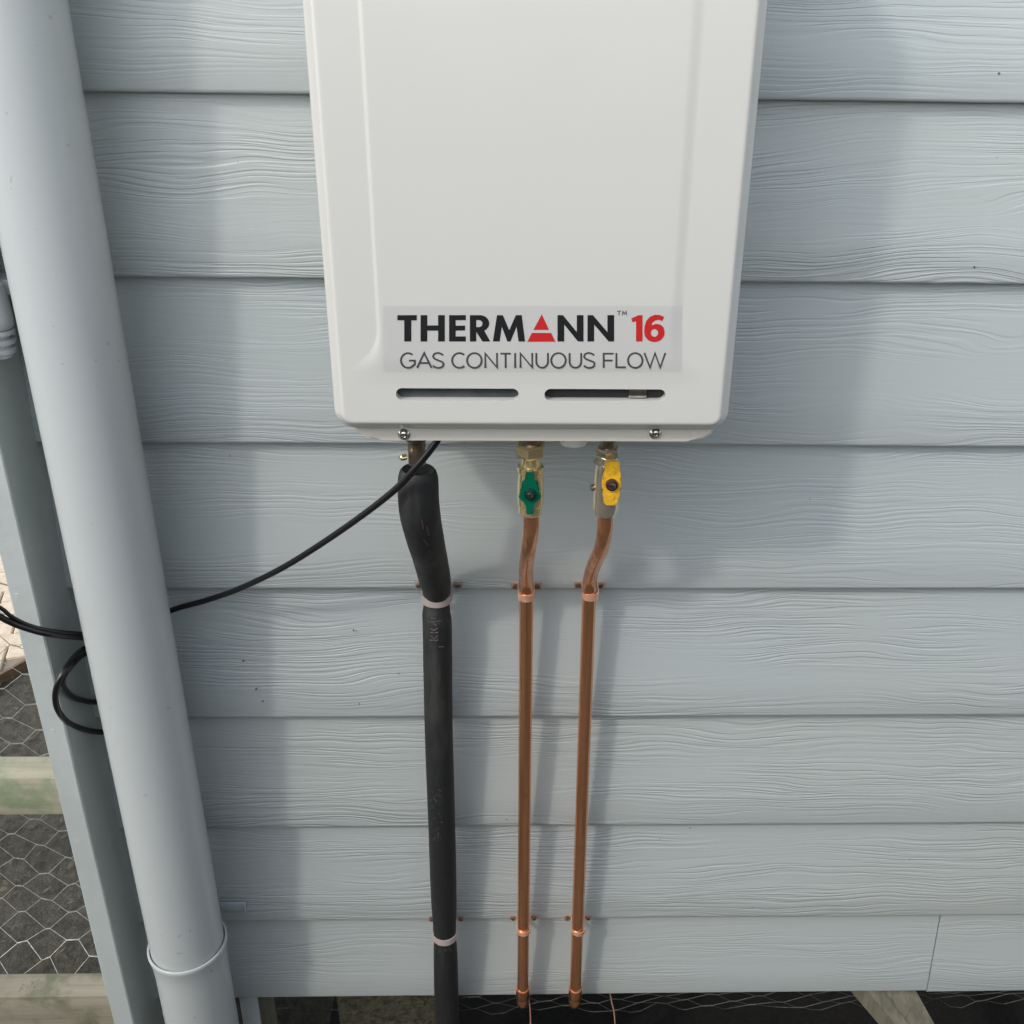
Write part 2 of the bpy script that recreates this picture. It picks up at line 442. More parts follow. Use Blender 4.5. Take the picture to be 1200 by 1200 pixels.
# ------------------------------------------------------------------ conduit fitting between post and downpipe (top left)
cp = at(-6, 372, -.04)
cf = empty('conduit_fitting', (0, 0, 0), 'small pale grey ribbed plastic fitting at the far left edge behind the downpipe', 'conduit fitting')
bm = B(); lathe(bm, (cp.x, -.04, cp.z+.055), [(0, .010), (.02, .0105), (.022, .014), (.055, .0165), (.062, .0165), (.066, .014)], 24)
link('body', bm, 'plug', cf)
for k in range(3):
    bm = B(); lathe(bm, (cp.x, -.04, cp.z-.0115-.0095*k), [(0, .011), (.001, .0155-.0012*k), (.005, .0155-.0012*k), (.006, .010), (.0095, .010)], 24)
    link('rib', bm, 'plug', cf)
bm = B(); lathe(bm, (cp.x, -.04, 2.7), [(0, .010), (2.7-cp.z-.055, .010)], 20); link('conduit', bm, 'plug', cf)
bm = B(); box(bm, cp.x-.02, cp.x+.02, -.03, .002, cp.z+.02, cp.z+.035, .001); link('saddle', bm, 'plug', cf)

# ------------------------------------------------------------------ downpipe
dp = empty('downpipe', (0, 0, 0), 'wide pale grey round downpipe running the full height on the left', 'downpipe')
DX = (at(68, 600, -.063).x + at(179, 600, -.063).x)/2 + .0025; DY = -.067; DR = .0458
zrim = .343
bm = B()
pr_ = []
for k in range(81):
    z = 2.7 - (2.7-zrim+.02)*k/80; pr_.append((2.7-z, DR + .0002*noise.noise(Vector((z*7, 0, 0)))))
lathe(bm, (DX, DY, 2.7), pr_, 96); link('pipe', bm, 'pvc', dp, 40)
RS = DR + .0042; bm = B(); lathe(bm, (DX, DY, zrim), [(.012, DR+.0011), (.0005, DR+.0013), (0, DR+.0020), (0, RS-.0008), (.0008, RS), (.005, RS), (.009, RS-.0010), (.024, DR+.0012), (.040, DR+.0002), (.40, DR+.0002)], 96)
link('socket_pipe', bm, 'pvc', dp, 50)
# wall bracket ear of the downpipe
bk = at(277, 1061, 0); bm = B()
box(bm, bk.x-.028, bk.x+.011, -.0032, -.0004, bk.z-.0075, bk.z+.0075, .0008); o = link('bracket', bm, 'smooth', dp, 30)
bm = B(); box(bm, bk.x+.0112, bk.x+.0136, -.006, -.0004, bk.z-.0085, bk.z+.0085, .0006); link('bracket_lip', bm, 'smooth', o, 30)
# hidden strap of that bracket behind the pipe
bm = B(); box(bm, DX-.004, bk.x-.0285, -.0052, -.0022, bk.z-.0075, bk.z+.0075, .0006); link('bracket_arm', bm, 'smooth', o, 30)
bm = B(); box(bm, DX-.012, DX+.012, DY+DR+.0005, -.0054, bk.z-.0075, bk.z+.0075, .0006); link('bracket_stem', bm, 'smooth', o, 30)

def zz_(py, Y=-.112): return at(622, py, Y).z
# ------------------------------------------------------------------ water heater
wh = empty('water_heater', (0, 0, 0), 'cream wall-mounted gas continuous flow water heater', 'water heater')
YF = -.196
XL = at(383.5, 380, -.184).x; XR = at(864, 380, -.184).x; ZB = at(600, 503, -.184).z; ZT = ZB + .535
rc = .018
# profile from face towards the outside: (inset from the outer edge, y)
bev = [(.0112, YF), (.0100, YF+.0003), (.0088, YF+.0012), (.0078, YF+.0026), (.0040, YF+.0086), (.0026, YF+.0104), (.0012, YF+.0118), (.0003, YF+.0134), (0, YF+.0160)]
def axis_lines(lo, hi, ins, dense=()):
    s = set()
    for t, _ in bev: s.add(round(lo+t, 6)); s.add(round(hi-t, 6))
    for k in range(5): s.add(round(lo+.0112+(rc-.0112)*k/4, 6)); s.add(round(hi-.0112-(rc-.0112)*k/4, 6))
    n = int((hi-lo-2*rc)/ins)
    for k in range(n+1): s.add(round(lo+rc+(hi-lo-2*rc)*k/n, 6))
    for a, b, st in dense:
        m = int((b-a)/st)
        for k in range(m+1): s.add(round(a+(b-a)*k/m, 6))
    s = sorted(s); out = [s[0]]
    for v in s[1:]:
        if v-out[-1] > 2e-4: out.append(v)
    return out
cxl, cxr = at(433, 200, YF).x, at(805, 200, YF).x            # crease positions
zc_end = at(600, 434, YF).z; zc_st = at(600, 385, YF).z
zf0, zf1 = at(600, 418, YF).z, at(600, 455, YF).z
def crease(x, z):
    t = max(0., min(1., (zc_st - z)/(zc_st-zc_end)))
    fl = .0145*t*t
    fade = max(0., min(1., (z-zf1)/(zf0-zf1))); fade = fade*fade*(3-2*fade)
    def ss(v): v = max(0., min(1., v)); return v*v*(3-2*v)
    a = ss((x-(cxl-fl))/(.0042+.03*t**3)+.5); b = ss(((cxr+fl)-x)/(.0110+.03*t**3)+.5)
    return .0014*min(a, b)*fade
xs = axis_lines(XL, XR, .006, ((cxl-.02, cxl+.006, .0007), (cxr-.005, cxr+.02, .0009)))
zs = axis_lines(ZB, ZT, .006, ((zf1-.004, zc_st+.004, .0015),))
def bev_y(t):
    if t >= bev[0][0]: return YF
    for (a, ya), (b, yb) in zip(bev, bev[1:]):
        if t >= b: return yb + (ya-yb)*(t-b)/(a-b)
    return bev[-1][1]
bm = B(); grid = {}
for i, x in enumerate(xs):
    for j, z in enumerate(zs):
        qx = min(max(x, XL+rc), XR-rc); qz = min(max(z, ZB+rc), ZT-rc)
        dx, dz = x-qx, z-qz
        l2 = math.hypot(dx, dz); mx = max(abs(dx), abs(dz))
        if l2 > 1e-9: k = mx/l2; dx *= k; dz *= k
        t = rc - mx
        y = bev_y(t)
        X, Z = qx+dx, qz+dz
        if t > .0112: y -= crease(X, Z)
        grid[i, j] = bm.verts.new((X, y, Z))
ni, nj = len(xs), len(zs)
for i in range(ni-1):
    for j in range(nj-1): bm.faces.new((grid[i, j], grid[i+1, j], grid[i+1, j+1], grid[i, j+1]))
loop = [grid[i, 0] for i in range(ni)] + [grid[ni-1, j] for j in range(1, nj)] + [grid[i, nj-1] for i in range(ni-2, -1, -1)] + [grid[0, j] for j in range(nj-2, 0, -1)]
prev = loop; cx_, cz_ = (XL+XR)/2, (ZB+ZT)/2
for y, ox in ((YF+.05, .0), (-.105, .0005), (-.102, .0005)):
    cur = [bm.verts.new((v.co.x + math.copysign(ox, v.co.x-cx_), y, v.co.z + math.copysign(ox, v.co.z-cz_))) for v in loop]
    for a in range(len(loop)):
        b = (a+1) % len(loop); bm.faces.new((prev[a], prev[b], cur[b], cur[a]))
    prev = cur
cap = [bm.verts.new((v.co.x*.985+cx_*.015, -.102, v.co.z*.985+cz_*.015)) for v in loop]
for a in range(len(loop)):
    b = (a+1) % len(loop); bm.faces.new((prev[a], prev[b], cap[b], cap[a]))
bm.faces.new(cap)
cover = link('cover', bm, 'cover', wh, 28)
def capsule(bm, xa, xb, za, zb, y0, y1, seg=14):
    r = (zb-za)/2; zc = (za+zb)/2; pts = []
    for k in range(seg+1): t = math.pi/2 + math.pi*k/seg; pts.append((xa+r+r*math.cos(t), zc+r*math.sin(t)))
    for k in range(seg+1): t = -math.pi/2 + math.pi*k/seg; pts.append((xb-r+r*math.cos(t), zc+r*math.sin(t)))
    A = [bm.verts.new((x, y0, z)) for x, z in pts]; Bq = [bm.verts.new((x, y1, z)) for x, z in pts]
    bm.faces.new(A); bm.faces.new(Bq[::-1])
    for k in range(len(pts)): bm.faces.new((A[k], A[(k+1) % len(pts)], Bq[(k+1) % len(pts)], Bq[k]))
za, zb = at(600, 469.5, YF).z, at(600, 455.5, YF).z
slots = [(at(464, 462, YF).x, at(608, 462, YF).x), (at(638, 462, YF).x, at(780, 462, YF).x)]
bmc = B()
for a, b in slots: capsule(bmc, a, b, za, zb, YF-.02, YF+.0205)
cut = link('cutter', bmc, 'dark', None, 0)
md = cover.modifiers.new('slots', 'BOOLEAN'); md.operation = 'DIFFERENCE'; md.object = cut; md.solver = 'EXACT'
dg = bpy.context.evaluated_depsgraph_get(); dg.update()
me = bpy.data.meshes.new_from_object(cover.evaluated_get(dg)); cover.modifiers.clear(); cover.data = me
me.materials.clear(); me.materials.append(M['cover'])
for p in me.polygons: p.use_smooth = True; p.material_index = 0
me.set_sharp_from_angle(angle=math.radians(28))
bpy.data.objects.remove(cut, do_unlink=True)
# the dark duct behind each slot (sits inside the pocket, seen through the opening)
for n_, (a, b) in enumerate(slots):
    bm = B(); capsule(bm, a+.0004, b-.0004, za+.0004, zb-.0004, YF+.0085, YF+.0195)
    link('slot_duct', bm, 'liner' if n_ == 0 else 'dark', wh, 30)
a, b = slots[1]
bm = B(); box(bm, a+(b-a)*.70, a+(b-a)*.85, YF+.0048, YF+.0083, za+.0012, zb-.0006, .0006); link('duct_tab', bm, 'steel', wh, 30)
# base pan below the cover and the chassis behind
zp = at(600, 516.5, -.178).z
x0p, x1p = at(428, 512, -.178).x, at(826, 512, -.178).x
bm = B()
def pan(ins, z): return [(x0p+ins, z), (x1p-ins, z)]
P_ = [(x0p-.012, ZB+.004), (x0p-.006, zp+.0065), (x0p+.001, zp+.0022), (x0p+.008, zp+.0004), (x0p+.016, zp), (x1p-.016, zp), (x1p-.008, zp+.0004), (x1p-.001, zp+.0022), (x1p+.006, zp+.0065), (x1p+.012, ZB+.004)]
A = [bm.verts.new((x, -.178, z)) for x, z in P_]; Bq = [bm.verts.new((x, -.035, z)) for x, z in P_]
bm.faces.new(A); bm.faces.new(Bq[::-1])
for k in range(10): bm.faces.new((A[k], A[(k+1) % 10], Bq[(k+1) % 10], Bq[k]))
bmesh.ops.bevel(bm, geom=[e for e in bm.edges if abs(e.verts[0].co.y+.178) < 1e-6 and abs(e.verts[1].co.y+.178) < 1e-6], offset=.0022, segments=3, affect='EDGES')
link('base_pan', bm, 'base', wh, 40)
bm = B(); box(bm, XL+.012, XR-.012, -.101, -.030, ZB+.0045, ZT-.01, .004); link('chassis', bm, 'cover', wh, 30)
bm = B(); box(bm, XL+.10, XR-.10, -.0295, -.0002, ZT-.05, ZT+.03, .002); link('wall_bracket', bm, 'steel', wh, 30)
for px, py in ((473.5, 509), (768, 508)):
    q = at(px, py, -.1782); bm = B()
    lathe(bm, q, [(0, .0052), (.0005, .0054), (.0015, .0042), (.0026, .0034), (.0031, .0020), (.0020, .0016), (.0020, .0001)], 18, Vector((0, -1, 0)))
    link('screw', bm, 'steel', wh, 30)
q = at(672, 517, -.115); bm = B(); lathe(bm, (q.x, -.115, zp+.002), [(0, .0135), (zp-zz_(519.5, -.115), .0135), (zp-zz_(521, -.115), .0128), (zp-zz_(521.6, -.115), .0110), (zp-zz_(521.6, -.115), .0001)], 32)
link('drain_cap', bm, 'white', wh, 40)

# decal and lettering (flat print on the cover)
YD = YF - .0014 - .00008
dec_pts = [at(449, 358.5, YD), at(800, 358.5, YD), at(799, 436.5, YD), at(449, 436.5, YD)]
bm = B()
nu, nv = 90, 22; gd = {}
for i in range(nu+1):
    for j in range(nv+1):
        u, v = i/nu, j/nv
        p = dec_pts[3].lerp(dec_pts[2], u).lerp(dec_pts[0].lerp(dec_pts[1], u), v)
        gd[i, j] = bm.verts.new((p.x, YF - crease(p.x, p.z) - .00006, p.z))
for i in range(nu):
    for j in range(nv): bm.faces.new((gd[i, j], gd[i+1, j], gd[i+1, j+1], gd[i, j+1]))
decal = link('decal', bm, 'decal', wh, 60)
K = 1200/170
def c1(x, y): return at(460 + x/K, 360 + y/K, YD)
def c2(x, y): return at(620 + x/K, 360 + y/K, YD)
def filled(name, polys, mat, yoff):
    """flat filled letters from outlines (counters become holes)"""
    cu = bpy.data.curves.new(name, 'CURVE'); cu.dimensions = '2D'; cu.fill_mode = 'BOTH'; cu.extrude = .00003
    for P in polys:
        s = cu.splines.new('POLY'); s.points.add(len(P)-1); s.use_cyclic_u = True
        for i, p in enumerate(P): s.points[i].co = (p.x, p.z, 0, 1)
    tmp = bpy.data.objects.new('tmp', cu); C.objects.link(tmp)
    dg = bpy.context.evaluated_depsgraph_get(); me = bpy.data.meshes.new_from_object(tmp.evaluated_get(dg))
    bpy.data.objects.remove(tmp, do_unlink=True)
    me.transform(Matrix(((1, 0, 0, 0), (0, 0, -1, YD+yoff), (0, 1, 0, 0), (0, 0, 0, 1))))
    me.materials.clear(); me.materials.append(M[mat])
    o = bpy.data.objects.new(name, me); C.objects.link(o); o.parent = decal; return o
def arc(cx, cy, rx, ry, a0, a1, n=14): return [(cx + rx*math.cos(math.radians(a0+(a1-a0)*k/n)), cy - ry*math.sin(math.radians(a0+(a1-a0)*k/n))) for k in range(n+1)]
L1 = dict(
 T=[[(40, 65), (200, 65), (200, 108), (155, 108), (155, 283), (97, 283), (97, 108), (40, 108)]],
 H=[[(232, 65), (287, 65), (287, 150), (377, 150), (377, 65), (432, 65), (432, 283), (377, 283), (377, 193), (287, 193), (287, 283), (232, 283)]],
 E=[[(468, 65), (606, 65), (606, 107), (522, 107), (522, 152), (600, 152), (600, 192), (522, 192), (522, 241), (606, 241), (606, 283), (468, 283)]],
 R=[[(640, 283), (640, 65)] + arc(722, 133, 78, 68, 90, -62, 14) + [(808, 283), (744, 283), (692, 202), (692, 283)], [(692, 106)] + arc(714, 135, 30, 29, 90, -90, 10) + [(692, 164)]],
 M=[[(830, 283), (864, 65), (912, 65), (965, 190), (1020, 65), (1068, 65), (1096, 283), (1042, 283), (1026, 160), (975, 283), (950, 283), (904, 160), (886, 283)]])
L2 = dict(
 N=[[(235, 65), (280, 65), (395, 205), (395, 65), (450, 65), (450, 283), (405, 283), (290, 143), (290, 283), (235, 283)]],
 N2=[[(483, 65), (528, 65), (648, 205), (648, 65), (703, 65), (703, 283), (658, 283), (538, 143), (538, 283), (483, 283)]])
for ch, polys in L1.items(): filled('letter', [[c1(*p) for p in P] for P in polys], 'black', -.0002)
for ch, polys in L2.items(): filled('letter', [[c2(*p) for p in P] for P in polys], 'black', -.0002)
filled('triangle_emblem', [[c2(*p) for p in P] for P in ([(105, 58), (165, 187), (36, 187)], [(183, 212), (217, 285), (-14, 285), (22, 212)])], 'red', -.0002)
filled('numeral', [[c2(*p) for p in ((846, 92), (905, 65), (938, 65), (938, 283), (885, 283), (885, 116), (852, 122))]], 'red', -.0002)
six = [(1118, 80), (1080, 63), (1040, 62), (1000, 78), (970, 112), (954, 160), (952, 205)] + arc(1037, 208, 84, 80, 182, 372, 20) + [(1112, 166), (1088, 144), (1052, 136), (1012, 150), (1020, 126), (1045, 108), (1075, 104), (1102, 114)]
filled('numeral', [[c2(*p) for p in six], [c2(*p) for p in arc(1037, 212, 30, 32, 0, 345, 16)]], 'red', -.0002)
so_ = [0]
def stroke_letter(name, strokes, wpx, cc, mat='ink'):
    bm = B()
    for st in strokes:
        so_[0] = (so_[0]+1) % 4
        P = [cc(*p) for p in st]; wd = wpx/K/1200*.86/2*1.0
        y = YD - .0002 - .00002*so_[0]
        L = []; Rr = []
        closed = (P[0]-P[-1]).length < 1e-4
        for i, p in enumerate(P):
            a = P[i-1] if i > 0 else (P[-2] if closed else None); b = P[i+1] if i < len(P)-1 else (P[1] if closed else None)
            d1 = (p-a) if a else (b-p); d2 = (b-p) if b else (p-a)
            n1 = Vector((-d1.z, 0, d1.x)).normalized(); n2 = Vector((-d2.z, 0, d2.x)).normalized()
            m = (n1+n2); m = m.normalized() if m.length > .2 else n1
            s = wd/max(.45, m.dot(n1)); L.append(bm.verts.new((p.x+m.x*s, y, p.z+m.z*s))); Rr.append(bm.verts.new((p.x-m.x*s, y, p.z-m.z*s)))
        for i in range(len(P)-1): bm.faces.new((L[i], L[i+1], Rr[i+1], Rr[i]))
    return link(name, bm, mat, decal, 0)
tS = [(418, 398), (400, 384), (375, 378), (348, 385), (336, 405), (346, 424), (380, 440), (410, 452), (421, 470), (410, 492), (380, 501), (352, 496), (334, 482)]
tS = spline(tS, 3)
w_ = 16
stroke_letter('small_letter', [arc(128, 440, 58, 61, 50, 318, 18) + [(184, 470), (184, 441), (136, 441)]], w_, c1)
stroke_letter('small_letter', [[(203, 501), (262, 378), (322, 501)], [(226, 461), (299, 461)]], w_, c1)
stroke_letter('small_letter', [tS], w_, c1)
stroke_letter('small_letter', [arc(553, 440, 60, 61, 48, 312, 18)], w_, c1)
stroke_letter('small_letter', [arc(677, 440, 60, 61, 0, 360, 24)], w_, c1)
stroke_letter('small_letter', [[(767, 501), (767, 382), (864, 498), (864, 378)]], w_, c1)
stroke_letter('small_letter', [[(892, 384), (978, 384)], [(935, 384), (935, 501)]], w_, c1)
stroke_letter('small_letter', [[(1014, 378), (1014, 501)]], w_, c1)
stroke_letter('small_letter', [[(1058, 501), (1058, 382), (1155, 498), (1155, 378)]], w_, c1)
stroke_letter('small_letter', [[(60, 378)] + arc(108, 450, 48, 50, 180, 360, 14) + [(156, 378)]], w_, c2)
stroke_letter('small_letter', [arc(243, 440, 60, 61, 0, 360, 24)], w_, c2)
stroke_letter('small_letter', [[(335, 378)] + arc(383, 450, 48, 50, 180, 360, 14) + [(431, 378)]], w_, c2)
stroke_letter('small_letter', [[(x+120, y) for x, y in tS]], w_, c2)
stroke_letter('small_letter', [[(617, 501), (617, 384), (699, 384)], [(617, 440), (690, 440)]], w_, c2)
stroke_letter('small_letter', [[(722, 378), (722, 496), (800, 496)]], w_, c2)
stroke_letter('small_letter', [arc(878, 440, 60, 61, 0, 360, 24)], w_, c2)
stroke_letter('small_letter', [[(953, 378), (1000, 499), (1042, 381), (1084, 499), (1127, 378)]], w_, c2)
stroke_letter('trademark', [[(728, 32), (760, 32)], [(744, 32), (744, 66)], [(772, 66), (775, 32), (789, 56), (803, 32), (805, 66)]], 7, c2)

# ------------------------------------------------------------------ pipes
def path(P, n=8): return [at(px, py, Y) for px, py, Y in spline(P, n)]
# copper water pipe
def straight(px0, py0, px1, py1, Y): return at(px0, py0, Y), at(px1, py1, Y)
cw = empty('copper_water_pipe', (0, 0, 0), 'thin bare copper pipe running down from the green valve', 'pipe')
RC = .0081
def drop(pts2, xe, Y, mat):
    return pts2
def copper_pipe(parent, upper, pxtop, pxbot, YW):
    top = at(pxtop[0], pxtop[1], YW); bot = at(pxbot[0], pxbot[1], YW)
    U = [tuple(at(*p)) for p in upper]
    U += [tuple(top + (bot-top)*t) for t in (0, .06, .3, .5, .7, .9, 1)]
    pts = spline(U, 10)
    # elbow back under the house
    b = Vector(pts[-1]); pts += [tuple(b + Vector((0, .022*(1-math.cos(a)), -.012-.022*math.sin(a)))) for a in (0, .4, .8, 1.2, 1.57)]
    pts.append(tuple(Vector(pts[-1]) + Vector((0, .6, 0))))
    bm = B(); tube(bm, pts, RC, 28); link('pipe', bm, 'copper', parent, 60)
    bm = B(); lathe(bm, b+Vector((0, 0, .012)), [(0, RC+.0002), (.0006, RC+.0014), (.019, RC+.0014), (.0205, RC+.0002)], 28); link('coupling', bm, 'copper', parent, 40)
    return top, bot
YWc = -.022
copper_pipe(cw, [(622, 584, -.112), (622.5, 604, -.112), (622, 622, -.108), (619, 645, -.088), (616.5, 664, -.056), (616.5, 680, -.030)], (617, 697, YWc), (612.5, 1164, YWc), YWc)
gp = empty('copper_gas_pipe', (0, 0, 0), 'thin bare copper pipe with a kink below the yellow valve, rightmost pipe', 'pipe')
copper_pipe(gp, [(712, 584, -.112), (709.5, 604, -.112), (708.5, 622, -.108), (704.5, 643, -.088), (696, 662, -.056), (691.5, 678, -.030)], (690.5, 697, YWc), (674, 1164, YWc), YWc)

# lagged hot water pipe
lp = empty('lagged_pipe', (0, 0, 0), 'thick pipe wrapped in black foam lagging, leftmost of the three pipes', 'pipe')
YL = -.027
LP = [(490, 552, -.112, .0180), (490, 562, -.112, .0200), (490.5, 585, -.112, .0205), (493, 607, -.108, .0203), (498, 630, -.094, .0195), (504, 654, -.066, .0186), (509, 676, -.042, .0180), (511.5, 690, -.032, .0162), (512, 701, YL, .0148), (512, 708, YL, .0148), (511.5, 720, YL, .0164), (512.5, 740, YL-.001, .0170), (514, 850, YL, .0172), (517.5, 960, YL-.001, .0174), (520, 1050, YL, .0172), (521, 1082, YL, .0158), (521.3, 1093, YL, .0149), (521.5, 1100, YL, .0149), (522, 1114, YL, .0163), (523, 1160, YL, .0172), (524.5, 1199, YL, .0170), (526, 1260, YL, .0168)]
sp = spline([(*at(a, b, c), r) for a, b, c, r in LP], 8)
pts = [Vector(s[:3]) for s in sp]; rad = [s[3]*(1+.02*noise.noise(Vector((s[2]*30, 3, 0)))) for s in sp]
bm = B(); rings = tube(bm, pts, rad, 36, caps=False)
# open top end with an inner wall, closed bottom
d0 = (pts[1]-pts[0]).normalized(); c0 = pts[0]
inner = [bm.verts.new(c0 + (v.co-c0)*.60 + d0*.0015) for v in rings[0]]; deep = [bm.verts.new(c0 + (v.co-c0)*.56 + d0*.02) for v in rings[0]]
lipv = [bm.verts.new(c0 + (v.co-c0)*.90 - d0*.0022) for v in rings[0]]
for k in range(36):
    k2 = (k+1) % 36
    bm.faces.new((rings[0][k], rings[0][k2], lipv[k2], lipv[k])); bm.faces.new((lipv[k], lipv[k2], inner[k2], inner[k])); bm.faces.new((inner[k], inner[k2], deep[k2], deep[k]))
bm.faces.new(deep); bm.faces.new(rings[-1])
lag = link('lagging', bm, 'foam', lp, 45)
# fitting above the lagging
b = at(488, 519, -.112)
bm = B(); hexnut(bm, (b.x, -.112, zp+.004), .021, .026, rot=.3); o = link('union_nut', bm, 'bronze', lp, 25)
bm = B(); lathe(bm, (b.x, -.112, zp-.016), [(0, .0085), (.002, .0105), (.010, .0105), (.012, .0088), (.035, .0088)], 28); link('tail', bm, 'bronze', lp, 35)
bm = B(); lathe(bm, (b.x-.010, -.121, b.z-.011), [(0, .0030), (.006, .0030), (.0068, .0022)], 12, Vector((-.75, -.6, .1)).normalized()); link('test_nipple', bm, 'brass', lp, 30)
# faint printing on the foam (flat marks following the surface)
def on_lag(px, py):
    d = (Fv*FPX + R2*(px-600-SX) - U2*(py-600-SY)).normalized()
    best = None
    for i in range(len(pts)-1):
        c = (pts[i]+pts[i+1])/2
        if abs(at(px, py, c.y).z - c.z) < .02:
            ax = (pts[i+1]-pts[i]).normalized()
            wv = CAM - c; A_ = d - ax*d.dot(ax); Bv = wv - ax*wv.dot(ax)
            a_, b_, c_ = A_.dot(A_), 2*A_.dot(Bv), Bv.dot(Bv)-(rad[i]*1.025)**2
            D = b_*b_-4*a_*c_
            if D > 0:
                h = CAM + d*((-b_-math.sqrt(D))/(2*a_)); e = abs((h-c).dot(ax))
                if best is None or e < best[0]: best = (e, h)
    return best[1] if best else None
def lag_marks(strokes, wd, mat):
    bm = B()
    for st in strokes:
        P = [on_lag(*p) for p in st]; P = [p for p in P if p]
        for p, q in zip(P, P[1:]):
            d = (q-p)
            if d.length < 1e-5: continue
            n = d.cross(CAM-p).normalized()*wd/2
            bm.faces.new([bm.verts.new(v) for v in (p-n, q-n, q+n, p+n)])
    link('print', bm, mat, lag, 0)['kind'] = 'stuff'
rr = random.Random(5)
lag_marks([[(504, 736), (508, 739), (513, 736)], [(504, 741), (513, 741)], [(505, 745), (509, 749), (513, 745)], [(504, 750), (513, 750)], [(508, 731), (512, 733)], [(494, 608), (496, 620)], [(500, 616), (503, 628)], [(496, 632), (502, 640)]], .0016, 'print')
lag_marks([[(506, 755), (507, 762)], [(510, 756), (510, 763)], [(514, 758), (520, 758)], [(505, 724), (511, 725)], [(503, 645), (505, 655)]], .0011, 'printg')
sc_ = []
for k in range(26):
    x = rr.uniform(506, 517); y = rr.uniform(922, 985); sc_.append([(x, y), (x+rr.uniform(-2, 3), y+rr.uniform(1, 4))])
for k in range(10):
    x = rr.uniform(514, 528); y = rr.uniform(1104, 1114); sc_.append([(x, y), (x+rr.uniform(-1, 1), y+rr.uniform(2, 5))])
lag_marks(sc_, .0009, 'printg')

# ------------------------------------------------------------------ saddle clips (each fixed to the wall)
def saddle(px, py, pipe_r, pipe_y, halfw, strap_w, mat, label, grp, thick=.0011, screw='rust', cx=None):
    c = at(px, py, 0); c.x = cx if cx is not None else c.x; root = empty('saddle_clip', (0, 0, 0), label, 'pipe clip', grp)
    R = pipe_r + thick*.5 + .0004
    prof = []                        # outline in the x,y plane of the strap centre line
    prof.append((-halfw, -.0012)); prof.append((-R-.0010, -.0012))
    prof.append((-R, -.003)); prof.append((-R, pipe_y*.5))
    for k in range(17):
        a = math.pi - math.pi*k/16; prof.append((R*math.cos(a), pipe_y - R*math.sin(a)))
    prof += [(R, pipe_y*.5), (R, -.003), (R+.0010, -.0012), (halfw, -.0012)]
    bm = B(); n = len(prof); VV = []
    for i, (x, y) in enumerate(prof):
        a = prof[max(0, i-1)]; b_ = prof[min(n-1, i+1)]; tx, ty = b_[0]-a[0], b_[1]-a[1]; l = math.hypot(tx, ty); nx_, ny_ = ty/l, -tx/l
        row = []
        for s_, zz in ((-.5, -strap_w/2), (-.5, strap_w/2), (.5, strap_w/2), (.5, -strap_w/2)):
            row.append(bm.verts.new((c.x + x + nx_*thick*s_, y + ny_*thick*s_, c.z + zz)))
        VV.append(row)
    for a, b_ in zip(VV, VV[1:]):
        for k in range(4): bm.faces.new((a[k], a[(k+1) % 4], b_[(k+1) % 4], b_[k]))
    bm.faces.new(VV[0]); bm.faces.new(VV[-1][::-1])
    link('strap', bm, mat, root, 30)
    for s_ in (-1, 1):
        bm = B(); hexnut(bm, (c.x+s_*(halfw-.0045), -.0018, c.z+.0005), .0040, .0060, Vector((0, -1, 0)), rot=rr.uniform(0, 1), ch=.25); link('screw', bm, screw, root, 30)
grp = 'saddle clips holding the pipes to the wall'
saddle(511, 685, .0160, YL, .0275, .0100, 'pink', 'pinkish strap clip round the black lagging just below its bend', grp, cx=at(512, 704, YL).x)
saddle(520.5, 1075, .0160, YL, .0250, .0100, 'pink', 'pinkish strap clip round the black lagging near the bottom of the wall', grp, cx=at(521.4, 1097, YL).x)
saddle(616.5, 686, .0083, YWc, .0175, .0085, 'bright', 'shiny copper clip on the middle pipe below the green valve', grp)
saddle(613.5, 1074, .0083, YWc, .0190, .0070, 'bright', 'copper clip on the middle pipe near the bottom of the wall', grp)
saddle(690.5, 685, .0083, YWc, .0175, .0085, 'bright', 'shiny copper clip on the right pipe below the yellow valve', grp)
saddle(677, 1074, .0083, YWc, .0190, .0070, 'bright', 'copper clip on the right pipe near the bottom of the wall', grp)

# ------------------------------------------------------------------ valves
wv = empty('water_valve', (0, 0, 0), 'brass stop valve with small green butterfly handle', 'valve')
q = at(622, 532, -.112); vx = q.x
bm = B(); lathe(bm, (vx, -.112, zp+.002), [(0, .0092), (zp+.002-zz_(521), .0092)], 28); link('tail', bm, 'bronze', wv, 35)
bm = B(); hexnut(bm, (vx, -.112, zz_(519.5)), zz_(519.5)-zz_(534), .0262, rot=.16, ch=.10); link('union_nut', bm, 'brass', wv, 25)
bm = B(); z0 = zz_(537); lathe(bm, (vx, -.112, z0), [(-(zz_(533)-zz_(537)), .0092), (.001, .0088), (z0-zz_(544), .0100), (z0-zz_(546), .0132), (z0-zz_(551), .0138), (z0-zz_(553), .0120), (z0-zz_(556), .0124), (z0-zz_(566), .0134), (z0-zz_(582), .0134), (z0-zz_(590), .0130), (z0-zz_(591.5), .0121), (z0-zz_(600), .0120), (z0-zz_(602), .0105)], 32)
link('body', bm, 'brass', wv, 30)
